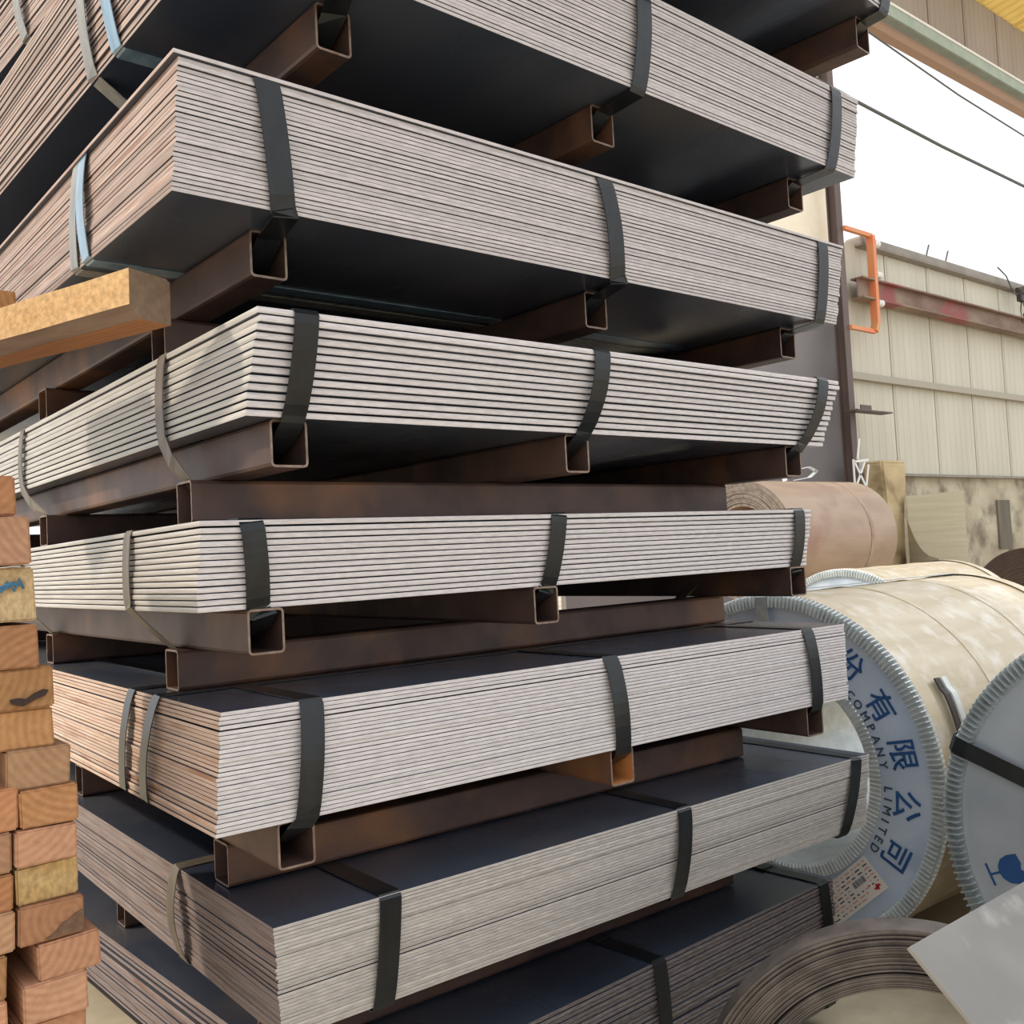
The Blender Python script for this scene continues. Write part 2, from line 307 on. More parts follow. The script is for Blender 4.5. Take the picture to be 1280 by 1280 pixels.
# orange hanger bracket with white insulators, fixed to the column
bk = thing('conductor_bracket', 'orange bent steel bracket with white insulators on the brown column', 'bracket', (8.075, 4.84, 2.4 + H))
obj('bracket_arm', boxes('arm', [(0, .47, -.02, .02, .42, .46)], 'orange', .006), bk)
obj('bracket_arm', boxes('arm', [(0, .42, -.02, .02, -.50, -.46)], 'orange', .006), bk)
obj('bracket_bar', strip_mesh('bar', [(.41, 0, -.48), (.45, 0, -.40), (.46, 0, .40), (.45, 0, .44)], (0, 1, 0), .07, .05, 'orange'), bk)
for z in (.37, .07, -.2):
    ins = obj('insulator', lathe('insulator', [(0, .012), (0, .028), (.02, .034), (.03, .02), (.05, .036), (.07, .036), (.08, .018), (.10, .02), (.10, .0001), (0, .0001)], 'white', 14), bk, (.485, -.01, z))
for (pts, lab) in (([(8.2, 5.12), (9.36, 5.018), (10.9, 4.885), (12.53, 4.806), (15, 4.76)], 'thin upper grey cable sagging across the bright opening'),
                   ([(7.9, 4.30), (8.76, 4.253), (10.4, 4.19), (12.42, 4.155), (15, 4.13)], 'thicker lower grey cable crossing the bright opening')):
    rr = .009 if 'thin ' in lab else .016
    tag(obj('cable', tubepath('cable', [(x * .964, 4.82, z * .964 + H) for x, z in pts], rr, 'wire')), lab, 'cable', 'cables across the opening')
for x, lab in ((9.87, 'thin metal rod standing up from the wall coping, nearer the column'), (10.28, 'thin metal rod standing up from the wall coping, farther from the column')):
    tag(obj('rod', tubepath('rod', [(x, 5.0, 2.86 + H), (x + .03, 5.0, 2.92 + H), (x + .09, 5.0, 3.03 + H)], .009, 'wire')), lab, 'rod', 'rods on the wall coping')
j = thing('junction_wires', 'small dark junction clamp with loose dangling wires under the coping', 'wires', (11.72, 4.84, 2.66 + H))
obj('clamp', boxes('clamp', [(-.06, .06, -.03, .03, -.05, .05), (-.03, .03, -.05, .05, .03, .12)], 'dark', .01), j)
for pth in ([(-.05, 0, .02), (-.2, 0, .03), (-.35, 0, .2), (-.55, 0, .27)], [(0, 0, -.04), (-.04, 0, -.15), (-.02, 0, -.3)], [(.03, 0, -.04), (.08, 0, -.14), (.02, 0, -.2), (.1, 0, -.3)], [(.04, 0, .02), (.3, 0, .0), (.6, 0, .03)]):
    obj('wire', tubepath('wire', pth, .008, 'wire', 6), j)
sh = thing('angle_bracket', 'small rusty angle iron sticking out from the brown column', 'bracket', (8.05, 4.78, 1.13 + H))
obj('leg', boxes('leg', [(-.15, .45, -.06, .06, 0, .012)], 'column'), sh); obj('leg', boxes('leg', [(.1, .28, .05, .06, .012, .08)], 'column'), sh)

lt = thing('white_lattice', 'small white painted lattice scrap beside the foot of the brown column', 'lattice', (7.60, 4.6, 0))
for a0, b0, a1, b1 in ((0, .38, .16, .60), (.16, .38, .0, .60), (.0, .60, .22, .62), (.05, .62, .10, .80), (.16, .38, .22, .58)):
    obj('lath', strip_mesh('lath', [(a0, 0, b0 + 1.06), (a1, 0, b1 + 1.06)], (a1 - a0 and -(b1 - b0), 0, a1 - a0), .02, .008, 'white'), lt)
obj('post', boxes('post', [(-.015, .0, 0, .012, 0, 1.68)], 'white'), lt)
# things along the wall
pr_ = thing('concrete_pier', 'short stained yellowish concrete pier at the foot of the clad wall', 'pier', (8.32, 4.74, 0))
V = []; F = []
prof = [(0, .15, .09), (.5, .15, .09), (.9, .13, .09), (1.2, .15, .09), (1.45, .19, .1), (1.60, .205, .1), (1.67, .205, .1), (1.69, .195, .095)]
for z, a, b in prof: V += [(-a, -b, z), (a, -b, z), (a, b, z), (-a, b, z)]
for i in range(len(prof) - 1):
    for k in range(4): F.append((4 * i + k, 4 * i + (k + 1) % 4, 4 * i + 4 + (k + 1) % 4, 4 * i + 4 + k))
F += [(3, 2, 1, 0), tuple(4 * (len(prof) - 1) + k for k in range(4))]
pb = mesh('body', V, F, 'pier'); bm = bmesh.new(); bm.from_mesh(pb); bmesh.ops.bevel(bm, geom=bm.edges[:], offset=.02, segments=2, affect='EDGES'); bm.to_mesh(pb); bm.free()
obj('body', pb, pr_)
cs = thing('curled_sheet', 'dull buff steel sheet standing curled against the concrete wall', 'sheet', (8.40, 4.4, 0))
V = []; F = []; n = 18
pts = []
for i in range(n + 1):
    s = i / n
    if s < .55: x = -.45 + .45 * s / .55; y = -.30 + .5 * (s / .55) ** .7; zt = .80 + .40 * (s / .55) ** 1.2
    else: u = (s - .55) / .45; x = .70 * u; y = .2 - .2 * math.sin(u * PI * .5) ; zt = 1.36 + .04 * u
    pts.append((x, y, zt))
for x, y, zt in pts: V += [(x, y, 0), (x, y, zt), (x, y + .008, zt), (x, y + .008, 0)]
for i in range(n):
    for k in range(4): F.append((4 * i + k, 4 * i + 4 + k, 4 * i + 4 + (k + 1) % 4, 4 * i + (k + 1) % 4))
obj('sheet', fix(mesh('curl', V, F, 'sheetmetal')), cs)

# ------------------------------------------------------------------ coils
def rib_ring(name, ri, ro, lip, nr, depth, m, inner=False):
    V = []; F = []; k = 4; n = nr * 4
    for j in range(n):
        a = 2 * PI * (j // 4 + (0, .08, .30, .38)[j % 4]) / nr; d = -depth if j % 4 in (1, 2) else 0
        ca, sa = -math.cos(a), math.sin(a)
        if not inner: pr = [(0, ri), (d, ri + .004), (d, ro - .004), (.002, ro + .0015), (lip, ro + .0015)]
        else: pr = [(lip, ri - .0015), (.002, ri - .0015), (d, ri + .003), (d, ro - .003), (0, ro)]
        V += [(x, r * ca, r * sa) for x, r in pr]
    for j in range(n):
        l = (j + 1) % n
        for i in range(4): F.append((j * 5 + i, j * 5 + i + 1, l * 5 + i + 1, l * 5 + i))
    return fix(mesh(name, V, F, [m, 'barrel'], [1 if i % 4 == 3 and not inner else 0 for i in range(len(F))]))
def wrapped_coil(name, label, loc, R, L, bore, face='coil_face', ribs=230, seams=(.33, .66), ring='galv'):
    t = thing(name, label, 'steel coil', loc, group='wrapped steel coils')
    def P(nm, me): o = obj(nm, me, t, (0, 0, R)); return o
    P('barrel_wrap', lathe('barrel', [(.004, R * .90), (.004, R * .992), (L - .004, R * .992), (L - .004, R * .90)], 'barrel', 128, closed=False, smooth=False))
    P('end_plate', lathe('plate', [(.002, bore + .005), (.002, R * .94), (.012, R * .94), (.012, bore + .005)], face, 128))
    P('end_plate', lathe('plate', [(L - .012, bore + .005), (L - .012, R * .94), (L - .002, R * .94), (L - .002, bore + .005)], face, 96))
    P('bore_sleeve', lathe('sleeve', [(.003, bore - .001), (.003, bore + .006), (L - .003, bore + .006), (L - .003, bore - .001)], ring, 96))
    P('edge_protector', rib_ring('edge', R * .918, R, .055, ribs, .018, ring))
    P('inner_protector', rib_ring('inner', bore, bore * 1.12, .07, ribs // 2 + 40, .004, ring, True))
    o = obj('edge_protector', rib_ring('edge', R * .918, R, .055, 120, .018, ring), t, (L, 0, R), (0, 0, PI))
    for s in seams: P('steel_band', lathe('band', [(s * L, R * .992), (s * L, R * .992 + .002), (s * L + .02, R * .992 + .002), (s * L + .02, R * .992)], 'barrel', 128))
    return t
AX, AY, AR = 2.1098, 1.5413, .4381
A = wrapped_coil('wrapped_coil', 'wrapped steel coil with blue lettering on its pale ribbed end', (AX, AY, 0), AR, 1.02, .2475)
def on_face(coil, R, rr, uu, x): return (x, -rr, R + uu)
def glyph_mesh(ch, size, rho, phi, R, m, x=-.0012):
    c = bpy.data.curves.new('glyph', 'FONT'); c.body = ch; c.align_x = 'CENTER'; c.size = size; c.resolution_u = 3; c.offset = (size * .012 if ord(ch) > 999 else 0)
    o = bpy.data.objects.new('glyph', c); C.objects.link(o)
    dg = bpy.context.evaluated_depsgraph_get(); me = bpy.data.meshes.new_from_object(o.evaluated_get(dg))
    bpy.data.objects.remove(o); bpy.data.curves.remove(c)
    ys = [v.co.y for v in me.vertices]; cy = (min(ys) + max(ys)) / 2; xs = [v.co.x for v in me.vertices]; cx = (min(xs) + max(xs)) / 2
    cf, sf = math.cos(phi), math.sin(phi)
    for v in me.vertices:
        a, b = v.co.x - cx, v.co.y - cy
        v.co = (x, -(rho * cf + a * sf + b * cf), R + rho * sf - a * cf + b * sf)
    if ord(ch) < 999:          # a bolder cut of the thin letters
        bm = bmesh.new()
        for dy, dz in ((0, 0), (.0008, 0), (-.0008, 0), (0, .0008), (0, -.0008)):
            k = me.copy(); k.transform(Matrix.Translation((dy * .05 + dz * .03, dy, dz))); bm.from_mesh(k); bpy.data.meshes.remove(k)
        bm.to_mesh(me); bm.free()
    me.materials.clear(); me.materials.append(MT[m]); return me
for ch, rho, ph in (('份', .79, 51.2), ('有', .778, 31.5), ('限', .785, 11.5), ('公', .78, -7.8), ('司', .785, -28.3)):
    obj('lettering', glyph_mesh(ch, .074, rho * AR, math.radians(ph), AR, 'ink'), A)
for ch, ph in zip('COMPANY', (42.7, 37.2, 31.0, 25.3, 19.6, 13.8, 8.0)): obj('lettering', glyph_mesh(ch, .029, .662 * AR, math.radians(ph), AR, 'ink_grey'), A)
for ch, ph in zip('LIMITED', (-3.2, -7.6, -12.7, -17.6, -22.4, -27.4, -32.4)): obj('lettering', glyph_mesh(ch, .029, .674 * AR, math.radians(ph), AR, 'ink_grey'), A)
# paper label on the end plate
s1 = Vector((.502, -.414)) * AR; e1 = Vector((.135, -.14)) * AR; e2 = Vector((-.343, -.301)) * AR
def lab_quad(lst, m, x):
    V = []; F = []
    for a0, a1, b0, b1 in lst:
        n = len(V)
        for a, b in ((a0, b0), (a1, b0), (a1, b1), (a0, b1)):
            q = s1 + e1 * a + e2 * b; V.append((x, -q.x, AR + q.y))
        for a, b in ((a0, b0), (a1, b0), (a1, b1), (a0, b1)):
            q = s1 + e1 * a + e2 * b; V.append((x + .0006, -q.x, AR + q.y))
        F += [(n, n + 1, n + 2, n + 3), (n + 7, n + 6, n + 5, n + 4)] + [(n + k, n + 4 + k, n + 4 + (k + 1) % 4, n + (k + 1) % 4) for k in range(4)]
    return fix(mesh('label', V, F, m))
lb = obj('paper_label', lab_quad([(0, 1, 0, 1)], 'paper', -.0012), A); lb['label'] = 'white paper label with red mark'
rnd = random.Random(3); lines = []; pink = []
for i in range(9):
    a = .08 + i * .1; b = .04
    while b < .92:
        d = rnd.uniform(.02, .09)
        if not (a > .74 and b < .26) and not (.3 < a < .62 and .16 < b < .42): (lines if rnd.random() < .45 else pink).append((a, a + .035, b, min(b + d, .96)))
        b += d + rnd.uniform(.02, .06)
for i in range(14): lines.append((.36 + rnd.uniform(0, .03), .54, .19 + i * .015, .19 + i * .015 + rnd.choice((.004, .009))))
obj('print', lab_quad(lines, 'ink_grey', -.0016), lb); obj('print', lab_quad(pink, 'pinkprint', -.0016), lb)
obj('red_mark', lab_quad([(.80, .84, .06, .17), (.74, .90, .10, .13), (.77, .80, .07, .1), (.84, .88, .13, .16), (.66, .70, .19, .22)], 'red', -.0017), lb)
# strap over the rim of coil A at the top, and the buckle on its barrel
def radial_strap(t, R, bore, ph, wd, m, L=.25):
    cf, sf = math.cos(ph), math.sin(ph)
    pth = [(x, -r * cf, R + r * sf) for x, r in ((L, bore - .003), (.05, bore - .003), (-.004, bore - .001), (-.006, bore + .02), (-.0195, R * .92), (-.0195, R * .985), (-.006, R + .005), (.06, R + .003), (L, R + .002))]
    return obj('strap', strip_mesh('strap', pth, (0, sf, cf), wd, .0015, m), t)
radial_strap(A, AR, .2475, math.radians(92), .032, 'galv_dirty', 1.0)
bf = math.radians(21)
for k, (dx, m) in enumerate(((.085, 'dark'), (.115, 'galv'))):
    pth = [(dx + .012 * math.sin(q * 6), -(AR + .008 + (.006 if abs(q) < .12 else 0)) * math.cos(bf + q), AR + (AR + .008) * math.sin(bf + q)) for q in [i * .03 - .2 for i in range(14)]]
    obj('buckle', strip_mesh('buckle', pth, (1, 0, 0), .022, .004, m), A)

DX, DY, DR = 1.9818, .6249, .4202
D = wrapped_coil('wrapped_coil', 'wrapped steel coil at the right edge with a glass symbol on its end', (DX, DY, 0), DR, 1.2, .235, 'coil_face_grey', 200, (.3, .6), 'galv_dirty')
radial_strap(D, DR, .235, math.radians(157.5), .034, 'strap', 1.15)
# fragile-glass mark: base, stem, bowl (printed on the end plate)
base = Vector((.963, -.690)); tip = Vector((.882, -.655))
ax = (tip - base).normalized(); pe = Vector((-ax.y, ax.x))
SYM = .78
def dface(p): return (.0008, p.x - DY, p.y + H)
def poly(name, pts, m):
    n = len(pts); V = [dface(base + (ax * a + pe * b) * SYM) for a, b in pts]; V += [(v[0] + .0008, v[1], v[2]) for v in V]
    F = [tuple(range(n)), tuple(range(2 * n - 1, n - 1, -1))] + [(i, n + i, n + (i + 1) % n, (i + 1) % n) for i in range(n)]
    return obj(name, fix(mesh(name, V, F, m)), D)
poly('glass_symbol', [(0, -.028), (.006, -.028), (.006, -.003), (.03, -.003), (.03, .003), (.006, .003), (.006, .028), (0, .028)], 'ink')
poly('glass_symbol', [(.028, 0), (.032, .016), (.045, .03), (.065, .036), (.092, .034), (.088, .022), (.094, .012), (.086, .004), (.093, -.01), (.09, -.034), (.065, -.036), (.045, -.03), (.032, -.016)], 'ink')

wrapped_coil('wrapped_coil', 'wrapped steel coil behind, mostly hidden by the lettered coil', (4.0034, 2.528, 0), .4346, .97, .245, 'coil_face', 200, (.35, .7))

def bare_coil(label, loc, R, L, bore, m='bare_coil', cat='steel coil', lay='coil_layers'):
    t = thing('bare_coil', label, cat, loc, group='bare steel coils')
    prof = [(0, bore)]; n = 22
    rr = random.Random(int(R * 1000))
    for i in range(n):
        r0 = bore + (R - bore) * i / n; r1 = bore + (R - bore) * (i + .8) / n; x = rr.uniform(-.006, .006)
        prof += [(x, r0), (x, r1), (.012, r1 + (R - bore) * .1 / n)]
    prof += [(0, R * .998), (.004, R), (L, R), (L, bore)]
    obj('wound_strip', lathe('wound', prof, [m, lay], 96, smooth=False, mi=[1 if i < 3 * n + 1 else 0 for i in range(len(prof))]), t, (0, 0, R))
    return t
E = bare_coil('tan bare steel coil with a loose end, stacked behind the bundles', (4.6, 3.5245, .678), .346, 1.08, .2)
obj('band', strip_mesh('band', [(.80, -.3485 * math.cos(a), .346 + .3485 * math.sin(a)) for a in [math.radians(q) for q in range(-170, 181, 10)]], (1, 0, 0), .03, .003, 'bare_coil'), E)
obj('loose_end', strip_mesh('loose', [(.42, -.02, .692), (.44, .0, .71), (.55, .0, .765), (.7, .0, .785), (.78, 0, .76), (.7, .0, .72), (.55, 0, .702)], (0, 1, 0), .03, .004, 'galv'), E)
bare_coil('brown bare steel coil underneath the tan coil', (4.6, 3.5245, 0), .338, 1.08, .2)
bare_coil('dark brown coil low against the stained concrete wall', (7.5, 3.2, 0), .435, 1.2, .12, 'dark_coil', lay='dark_coil')

# narrow slit coil in front
sl = thing('slit_coil', 'narrow brown steel strip coil standing below the lettered coil', 'steel coil', (1.118, .651, 0), math.radians(35))
prof = [(0, .198)]; n = 26; rr = random.Random(5); R0, R1 = .198, .265
for i in range(n):
    r0 = R0 + (R1 - R0) * i / n; r1 = R0 + (R1 - R0) * (i + .82) / n; x = rr.uniform(-.0025, .0025) - (.006 if i in (0, 1, 2, 3, 4, 5) else 0) + (.012 if i == 6 else 0)
    prof += [(x, r0), (x, r1), (.006, r1 + (R1 - R0) * .08 / n)]
prof += [(.001, R1), (.045, R1), (.045, .198)]
obj('wound_strip', lathe('slit', prof, 'slit', 128, smooth=False), sl, (0, 0, .265))
# leaning plate
th = math.radians(43); gp = tag(obj('steel_plate', None), 'bare grey steel plate leaning at the lower right corner', 'plate')
bpy.data.objects.remove(gp)
V, F = boxv(0, .84, 0, .84, -.006, 0)
gp = obj('steel_plate', boxes('plate', [(0, .82, -.86, 0, -.006, 0)], 'plate', .0008), None, (1.027, .594, H - .4567), (th, 0, 0))
tag(gp, 'bare grey steel plate leaning at the lower right corner', 'plate')

# ------------------------------------------------------------------ sheet bundles
TH = .0584
def bundle(label, x, y, z, t, yaw, sx, sy, W, L=2.5, n=27, ef='edge_front', es='edge_pink', bev=.18, set_=.0, ytubes=(), xtubes=(), fstraps=(), lstraps=(), gaps=(), extra=None, right_rag=.003, skid=True, sm='strap_grey', tin='tube', jit=.0009, bulge=.006):
    rng = random.Random(int(x * 1e4 + z * 1e3))
    base = z + H - (2 * TH if skid else 0)
    T = thing('sheet_bundle', label, 'steel sheets', (x, y, base), yaw, 'strapped bundles of steel sheet')
    zb = 2 * TH if skid else 0.
    pitch = t / n; thk = pitch * .925
    me = sheet_mesh(W, L, thk, thk * bev, ('scale', ef, es))
    # uneven gaps
    g = [rng.choice((.6, .7, .8, .9, 1.0, 1.1, 1.2, 1.9)) for _ in range(n)]
    for k, v in gaps: g[k] = v
    tot = sum(g); slack = t - n * thk; zz = 0
    for k in range(n):
        fr = k / (n - 1); ex = extra(k, n) if extra else (0, 0)
        o = obj('sheet', me, T, (sx * (1 - fr) + rng.gauss(0, jit) + ex[0], sy * (1 - fr) + rng.gauss(0, jit * .6) + ex[1], zb + zz), (0, 0, rng.gauss(0, .0004)))
        if ex[0] < -.001: o.scale.x = (W - ex[0]) / W
        zz += thk + slack * g[k] / tot
    # skids: runners under the sheets, cross tubes under the runners
    for i, xc in enumerate(ytubes):
        tm = tube_mesh(.05, TH, L - set_ - .03, 'y', ('tube', tin if i == 1 else 'tube'))
        obj('skid_runner', tm, T, (xc, set_, zb - TH / 2))
    for yc, x0, x1 in xtubes:
        obj('cross_tube', tube_mesh(.052, TH, x1 - x0, 'x'), T, (x0, yc, zb - 1.5 * TH))
    # straps along the sheet length: over the front edge, back through the runner
    for i, xs in enumerate(fstraps):
        b = bulge * rng.uniform(.6, 1.4); xt = ytubes[i] if i < len(ytubes) and skid else xs
        xu = max(.02, min(W - .02, xs - .35 * (xt - xs))) if skid else xs; xl = xs + .45 * (xt - xs); y0 = min(set_, sy)
        pth = [(xu, L - .3, zb + t + .001), (xu, .25, zb + t + .001), (xu, .03, zb + t + .0012), (xu, .002, zb + t + .001), (xu, -.0022, zb + t - .005)]
        for k in range(1, 8):
            s = k / 8; pth.append((xu + (xl - xu) * s, sy * s - .0035 - b * math.sin(s * PI), zb + t * (1 - s)))
        if skid:
            pth += [(xl, sy - .003, zb + .003), (xl * .7 + xt * .3, sy + .001, zb - .005), (xt, max(set_, sy) - .004, zb - .010), (xt, max(set_, sy) + .012, zb - TH * .36), (xt, max(set_, sy) + .04, zb - TH * .6), (xt, max(set_, sy) + .10, zb - TH * .85), (xt, .5, zb - TH + .006), (xt, L - .3, zb - TH + .006), (xt, L - .02, zb - TH * .6)]
            xs = xu
        else: pth += [(xs, sy - .002, zb + .003), (xs, sy + .004, zb - .001), (xs, .4, zb - .001), (xs, L - .2, zb - .001)]
        pth += [(xs, L + .004, zb + .01), (xs, L + .004, zb + t - .006), (xs, L - .003, zb + t + .001)]
        s_ = obj('strap', strip_mesh('strap', pth, (1, 0, 0), .032, .0012, 'strap', closed=True), T)
        cl = obj('strap_clip', boxes('clip', [(-.018, .018, -.03, .03, -.001, .0025)], 'strap', .0006), s_, (xs, .30 + .05 * i, zb + t + .0018))
    # straps across the width: over the long left edge, back through the cross tube
    for (ys, yt, mm, off, slk) in lstraps:
        xm = None; ln = extra(n, n)[0] if extra else 0
        for yc, x0, x1 in xtubes:
            if yt is not None and abs(yc - yt) < .01: xm = x0
        pth = [(W - .1, ys + off, zb + t + .001), (.3, ys + off, zb + t + .001), (.02 + ln, ys + off, zb + t + .0012), (ln, ys + off, zb + t + .0008), (ln - .003, ys + off * .9, zb + t - .005)]
        for k in range(1, 8):
            s = k / 8; pth.append((sx * s + ln * (1 - s) - .003 - slk * math.sin(s * PI), ys + off * (1 - s), zb + t * (1 - s)))
        if xm is not None:
            pth += [(sx - .003, ys, zb + .004), (sx * .5 + xm * .5 - .0, ys * .7 + yt * .3, zb - TH * .45), (xm + .012, yt, zb - TH * 1.12), (xm + .05, yt, zb - TH * 1.5), (xm + .15, yt, zb - 2 * TH + .006), (W * .6, yt, zb - 2 * TH + .006), (W * .85, yt, zb - 1.6 * TH), (W + .003, ys + off, zb + .0)]
        else:
            pth += [(sx - .003, ys, zb + .003), (sx + .004, ys, zb - .001), (.4, ys, zb - .001), (W - .2, ys, zb - .001), (W + .003, ys + off, zb + .003)]
        pth += [(W + .003, ys + off, zb + t - .004), (W - .01, ys + off, zb + t + .001)]
        obj('strap', strip_mesh('strap', pth, (0, 1, 0), .03, .0012, mm, closed=True), T)
    return T

bundle('topmost bundle of steel sheets, mostly cut off by the top of the picture', .52, .80, .95, .15, .075, 0, 0, 1.165, n=27, ef='edge_front_shaded', set_=.04,
       ytubes=(.13, .62, 1.138), xtubes=((.5, .08, 1.10), (1.2, .08, 1.10), (2.0, .08, 1.10)), fstraps=(.1, .62, 1.142), lstraps=((1.02, None, 'strap_grey', .02, .01),))
bundle('second bundle from the top, pale and sky-tinted blue straps round its left side', .4378, .9389, .6835, .1493, .0263, -.0068, .0141, 1.2657, n=27, ef='edge_front_shaded', set_=.085,
       ytubes=(.165, .64, 1.165), xtubes=((.45, .09, 1.15), (1.2, .09, 1.15), (2.0, .09, 1.15)), fstraps=(.1, .647, 1.178), lstraps=((.43, .45, 'strap_grey', -.03, .006), (.335, None, 'strap_sky_sheen', -.01, .005)),
       extra=lambda k, n: (-.028 * k / n - .001, 0))
bundle('thick steel sheet bundle third from the top, behind the end of the yellow timber', .4003, 1.019, .4167, .1503, .0103, -.0043, .0178, 1.3118, n=28, ef='edge_front_shaded', set_=.09,
       ytubes=(.143, .715, 1.245), xtubes=((.355, .10, 1.17), (.955, .10, 1.17), (1.9, .10, 1.17)), fstraps=(.113, .669, 1.242), lstraps=((.365, None, 'strap_grey', -.012, .004), (.315, None, 'strap_sky_sheen', .012, .006)),
       extra=lambda k, n: (-.006, -.003) if k == n - 1 else (0, 0))
bundle('fourth bundle from the top, thick sheets with rounded edges and stepped right end', .4917, 1.0354, .1794, .1228, .0014, -.0036, .0434, 1.1882, n=13, ef='edge_front', es='edge_white', bev=.34, set_=.055,
       ytubes=(.058, .54, 1.102), xtubes=((.25, .0, 1.11), (.96, .0, 1.11), (1.8, .0, 1.11)), fstraps=(.059, .547, 1.123), lstraps=((.306, .25, 'strap_brown', 0, .004), (1.084, .96, 'strap_brown', 0, .004)), jit=.0012, bulge=.010)
bundle('thin pale steel sheet bundle at eye level, fifth from the top', .4638, 1.165, -.0517, .1143, -.019, .0001, .0201, 1.2519, n=14, es='edge_white', bev=.34, set_=.015,
       ytubes=(.087, .557, 1.215), xtubes=((.25, .045, 1.235), (.96, .045, 1.235), (1.8, .045, 1.235)), fstraps=(.071, .573, 1.21), lstraps=((.285, .25, 'strap_brown', -.01, .003), (.97, .96, 'strap_brown', 0, .003)), jit=.001, gaps=((12, 3.0),))
bundle('steel sheet bundle third from the bottom, with two dark straps on its peach-coloured side', .4695, 1.1397, -.3139, .1447, -.0317, -.0137, -.0083, 1.2708, n=27, es='edge_peach', set_=.0,
       ytubes=(.091, .65, 1.157), xtubes=((.19, .065, 1.14), (.95, .065, 1.14), (1.8, .065, 1.14)), fstraps=(.111, .64, 1.151), lstraps=((.353, None, 'strap', -.005, .006), (.253, None, 'strap', -.02, .008)), tin='tube_in', gaps=((22, 4.0),))
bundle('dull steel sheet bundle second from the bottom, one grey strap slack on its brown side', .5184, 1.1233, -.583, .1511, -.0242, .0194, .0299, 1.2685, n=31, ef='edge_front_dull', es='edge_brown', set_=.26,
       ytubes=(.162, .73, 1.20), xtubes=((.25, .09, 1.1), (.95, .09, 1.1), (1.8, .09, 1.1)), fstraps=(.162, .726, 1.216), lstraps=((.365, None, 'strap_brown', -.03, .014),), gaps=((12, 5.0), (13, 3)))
def bottom_bundle():
    x, y, W, yaw = .6264, 1.1579, 1.1708, .0369
    T = thing('sheet_bundle', 'bottom steel sheet bundle resting lowest, dark and mostly in shadow', 'steel sheets', (x, y, 0), yaw, 'strapped bundles of steel sheet')
    top = H - .7012; zb = TH; n = 34; t = top - zb; rng = random.Random(8)
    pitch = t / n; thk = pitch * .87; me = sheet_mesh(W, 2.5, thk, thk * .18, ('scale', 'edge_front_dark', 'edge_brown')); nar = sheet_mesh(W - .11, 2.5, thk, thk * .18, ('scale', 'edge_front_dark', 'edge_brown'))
    for k in range(n):
        lo = k < n * .66
        obj('sheet', nar if lo else me, T, (rng.gauss(0, .002) + (.11 if lo else 0), rng.gauss(0, .0012), zb + k * pitch))
    for yc in (.3, 1.2, 2.1): obj('cross_tube', tube_mesh(.055, TH, 1.0, 'x'), T, (.2, yc, TH / 2))
    for i, xs in enumerate((.12, .615, 1.131)):
        pth = [(xs, 2.3, top + .001), (xs, .2, top + .001), (xs, .004, top + .0012), (xs, -.003, top - .004)] + [(xs, -.004 - .006 * math.sin(s * PI / 6), top - (top - zb) * s / 6) for s in range(1, 6)] + [(xs, -.003, zb + .003), (xs, .004, zb - .001), (xs, 2.3, zb - .001), (xs, 2.504, zb + .01), (xs, 2.504, top - .005)]
        s_ = obj('strap', strip_mesh('strap', pth, (1, 0, 0), .032, .0012, 'strap', closed=True), T)
        obj('strap_clip', boxes('clip', [(-.018, .018, -.03, .03, -.001, .0025)], 'strap', .0006), s_, (xs, .16, top + .0018))
bottom_bundle()

# ------------------------------------------------------------------ timbers
def timber(label, x0, x1, z0, z1, y0, ln, m='timber', rz=0, roll=0, dn=0):
    w_, h_ = x1 - x0, z1 - z0; rng = random.Random(int((x0 + z0 * 3 + y0) * 9973))
    V, F = boxv(-w_ / 2, w_ / 2, 0, ln, 0, h_)
    V = [(a + rng.uniform(-.0015, .0015), b + (rng.uniform(-.003, .003) if b == 0 else 0), c_ + (rng.uniform(-.0012, .0012) if c_ > 0 else 0)) for a, b, c_ in V]
    me = mesh('timber', V, F, m); bm = bmesh.new(); bm.from_mesh(me); bmesh.ops.subdivide_edges(bm, edges=[e for e in bm.edges if abs(e.verts[0].co.y - e.verts[1].co.y) > .05], cuts=2)
    bmesh.ops.bevel(bm, geom=[e for e in bm.edges if e.calc_face_angle(0) > .5], offset=.0022, segments=2, affect='EDGES'); bm.to_mesh(me); bm.free()
    return tag(obj('timber', me, None, ((x0 + x1) / 2, y0, z0), (0, roll, rz)), label, 'timber', 'stacked timber offcuts')
YT = 1.25
cols = [  # right column, bottom to top: x0,x1,z0,z1,label
    (.262, .337, .0, .052, None), (.27, .345, .052, .104, None), (.265, .34, .104, .156, None), (.27, .34, .156, .208, None), (.262, .336, .208, .26, None),
    (.268, .34, .26, .312, None), (.262, .338, .312, .364, None), (.27, .342, .364, .414, None), (.266, .338, .414, .458, None),
    (.264, .337, .458, .504, 'timber offcut at the bottom edge of the picture, lowest visible in the stack'),
    (.270, .339, .504, .550, 'timber offcut second from the bottom edge, brownish end'),
    (.287, .355, .550, .592, 'timber offcut sticking out farthest right from the stack'),
    (.267, .338, .592, .636, 'timber offcut with a dark stain on its lower right'),
    (.268, .336, .636, .682, 'pale yellowish timber offcut under a brown one in the right column'),
    (.266, .333, .682, .724, 'brown timber offcut with slanting end grain, above the pale yellowish one'),
    (.272, .335, .724, .768, 'orange timber offcut third below the knotted one'),
    (.259, .329, .768, .814, 'orange timber offcut second below the knotted one, left side showing'),
    (.247, .314, .814, .860, 'orange timber offcut directly below the knotted one'),
    (.244, .314, .860, .908, 'dark timber offcut with a black knot on its end'),
    (.227, .297, .908, .960, 'orange timber offcut directly above the knotted one'),
    (.228, .297, .962, 1.026, 'pale yellow timber offcut with blue scribble on its end'),
    (.222, .292, 1.028, 1.086, 'orange timber offcut directly above the pale scribbled one'),
    (.206, .280, 1.086, 1.134, 'top orange timber offcut of the right column'),
]
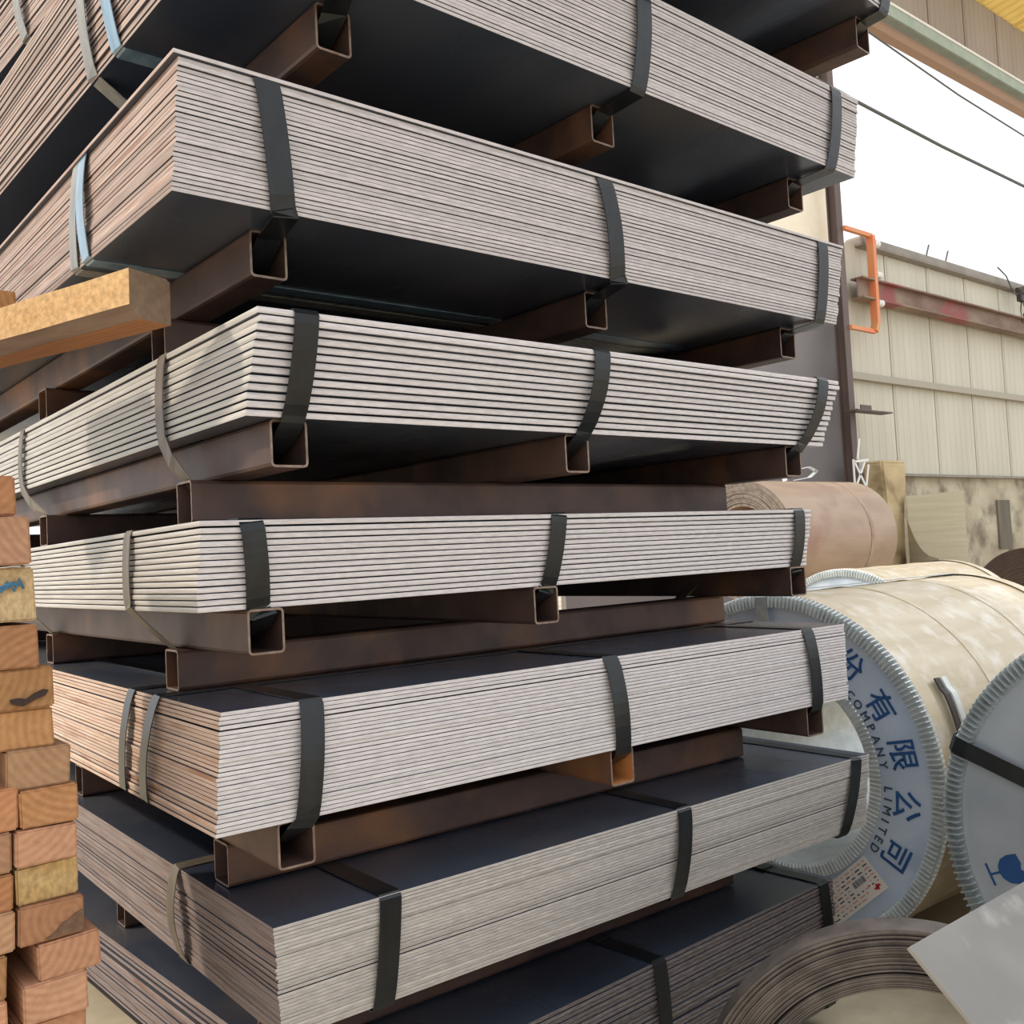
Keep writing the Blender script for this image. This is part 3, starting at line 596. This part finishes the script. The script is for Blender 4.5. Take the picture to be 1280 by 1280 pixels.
for i, (a, b, z0, z1, lab) in enumerate(cols):
    yl = 'yellow' in (lab or '')
    o = timber(lab or 'timber offcut low in the stack, below the picture edge', a, b, z0 + .0006, z1 - .0006, YT + random.uniform(-.008, .008), .30, 'timber', 0)
    if lab and 'blue scribble' in lab:
        o.data.materials[0] = MT['timber_yellow']
        for pth in ([(-.035, -.004, .012), (-.012, -.004, .030), (.012, -.004, .046)], [(.004, -.004, .047), (.012, -.004, .036), (.018, -.004, .050), (.022, -.004, .038)], [(-.004, -.004, .040), (.006, -.004, .044), (.02, -.004, .043)]):
            obj('blue_scribble', tubepath('scribble', pth, .0017, 'blue_ink', 6), o)
    if lab and lab.startswith('pale yellowish'): o.data.materials[0] = MT['timber_yellow']
    if lab and 'dark stain' in lab:
        pts = [(-.008, .003), (.034, .003), (.034, .026), (.026, .024), (.018, .018), (.012, .017), (.004, .009)]
        V = [(a_, -.0035, b_) for a_, b_ in pts] + [(a_, .001, b_) for a_, b_ in pts]; n = len(pts)
        obj('stain', fix(mesh('stain', V, [tuple(range(n)), tuple(range(2 * n - 1, n - 1, -1))] + [(k, n + k, n + (k + 1) % n, (k + 1) % n) for k in range(n)], 'stain')), o)
    if lab and 'black knot' in lab:
        pts = [(-.012, .008), (.0, .004), (.012, .010), (.024, .014), (.028, .020), (.022, .021), (.012, .017), (.004, .012), (-.004, .014), (-.013, .013)]
        V = [(a_, -.0045, b_) for a_, b_ in pts] + [(a_, .001, b_) for a_, b_ in pts]; n = len(pts)
        obj('knot', fix(mesh('knot', V, [tuple(range(n)), tuple(range(2 * n - 1, n - 1, -1))] + [(k, n + k, n + (k + 1) % n, (k + 1) % n) for k in range(n)], 'knot')), o)
z = 0.; k = 0
seen = {'0.725': 'tilted brown timber offcut at the left edge, second column', '0.678': 'reddish timber offcut at the left edge below the tilted one', '0.635': 'pale timber offcut at the left edge below the reddish one', '0.590': 'greyish timber offcut at the left edge below the pale one'}
lz = [0, .05, .1, .15, .2, .25, .3, .35, .4, .445, .49, .54, .590, .635, .678, .725, .774, .82, .868, .915, .962, 1.01, 1.06, 1.11, 1.16, 1.205, 1.250]
for z0, z1 in zip(lz[:-1], lz[1:]):
    key = '%.3f' % z0
    right = {'0.725': .272, '0.678': .265, '0.635': .265, '0.590': .2655}.get(key, .255 if z0 < .59 else (.238 if z0 < .8 else .21))
    right = min(right, .2545 if z0 < .55 else right)
    if z0 > .7 and key != '0.725': right = .200
    timber(seen.get(key, 'timber offcut in the second column, outside the left edge of the picture'), right - .07, right - .0005, z0 + .0006, z1 - .0006, YT + random.uniform(-.004, .004), .30)
# the long yellow timber lying across the stack and one more on it
D0 = Vector((-.315, .949, 0)); rz = math.atan2(.315, .949)
P0 = Vector((.3843, 1.1535, .3597 + H)); N0 = Vector((.949, .315, 0)).normalized()
tw, thh = .058, .058
c0 = P0 + N0 * tw / 2
sec = [(-tw / 2, 0), (tw / 2 - .004, -.001), (tw / 2, -.006), (tw / 2, -thh), (-tw / 2 + .013, -thh), (-tw / 2, -thh + .016)]
V = []; F = []; I = []; ns = 9; rng = random.Random(2)
for i in range(ns):
    for a_, b_ in sec: V.append((a_ + rng.uniform(-.0008, .0008), .72 * i / (ns - 1), b_ + rng.uniform(-.0008, .0008)))
for i in range(ns - 1):
    for k in range(6): F.append((6 * i + k, 6 * i + (k + 1) % 6, 6 * i + 6 + (k + 1) % 6, 6 * i + 6 + k)); I.append((1, 0, 0, 2, 1, 0)[k] if k != 0 else 0)
F += [tuple(range(6)), tuple(range(6 * ns - 6, 6 * ns))]; I += [1, 1]
me = fix(mesh('timber', V, F, ['timber_yellow', 'timber_grey', 'timber'], I))
yt_ = obj('timber', me, None, c0, (math.radians(0), 0, rz))
tag(yt_, 'long yellow rough-sawn timber jutting out over the stack', 'timber', 'stacked timber offcuts')
tag(obj('timber', boxes('timber', [(-.035, .035, 0, .3, 0, .05)], 'timber', .003), None, (.307, 1.50, P0.z + .001), (0, 0, 0)), 'reddish timber end lying on the long yellow timber at the left edge', 'timber', 'stacked timber offcuts')
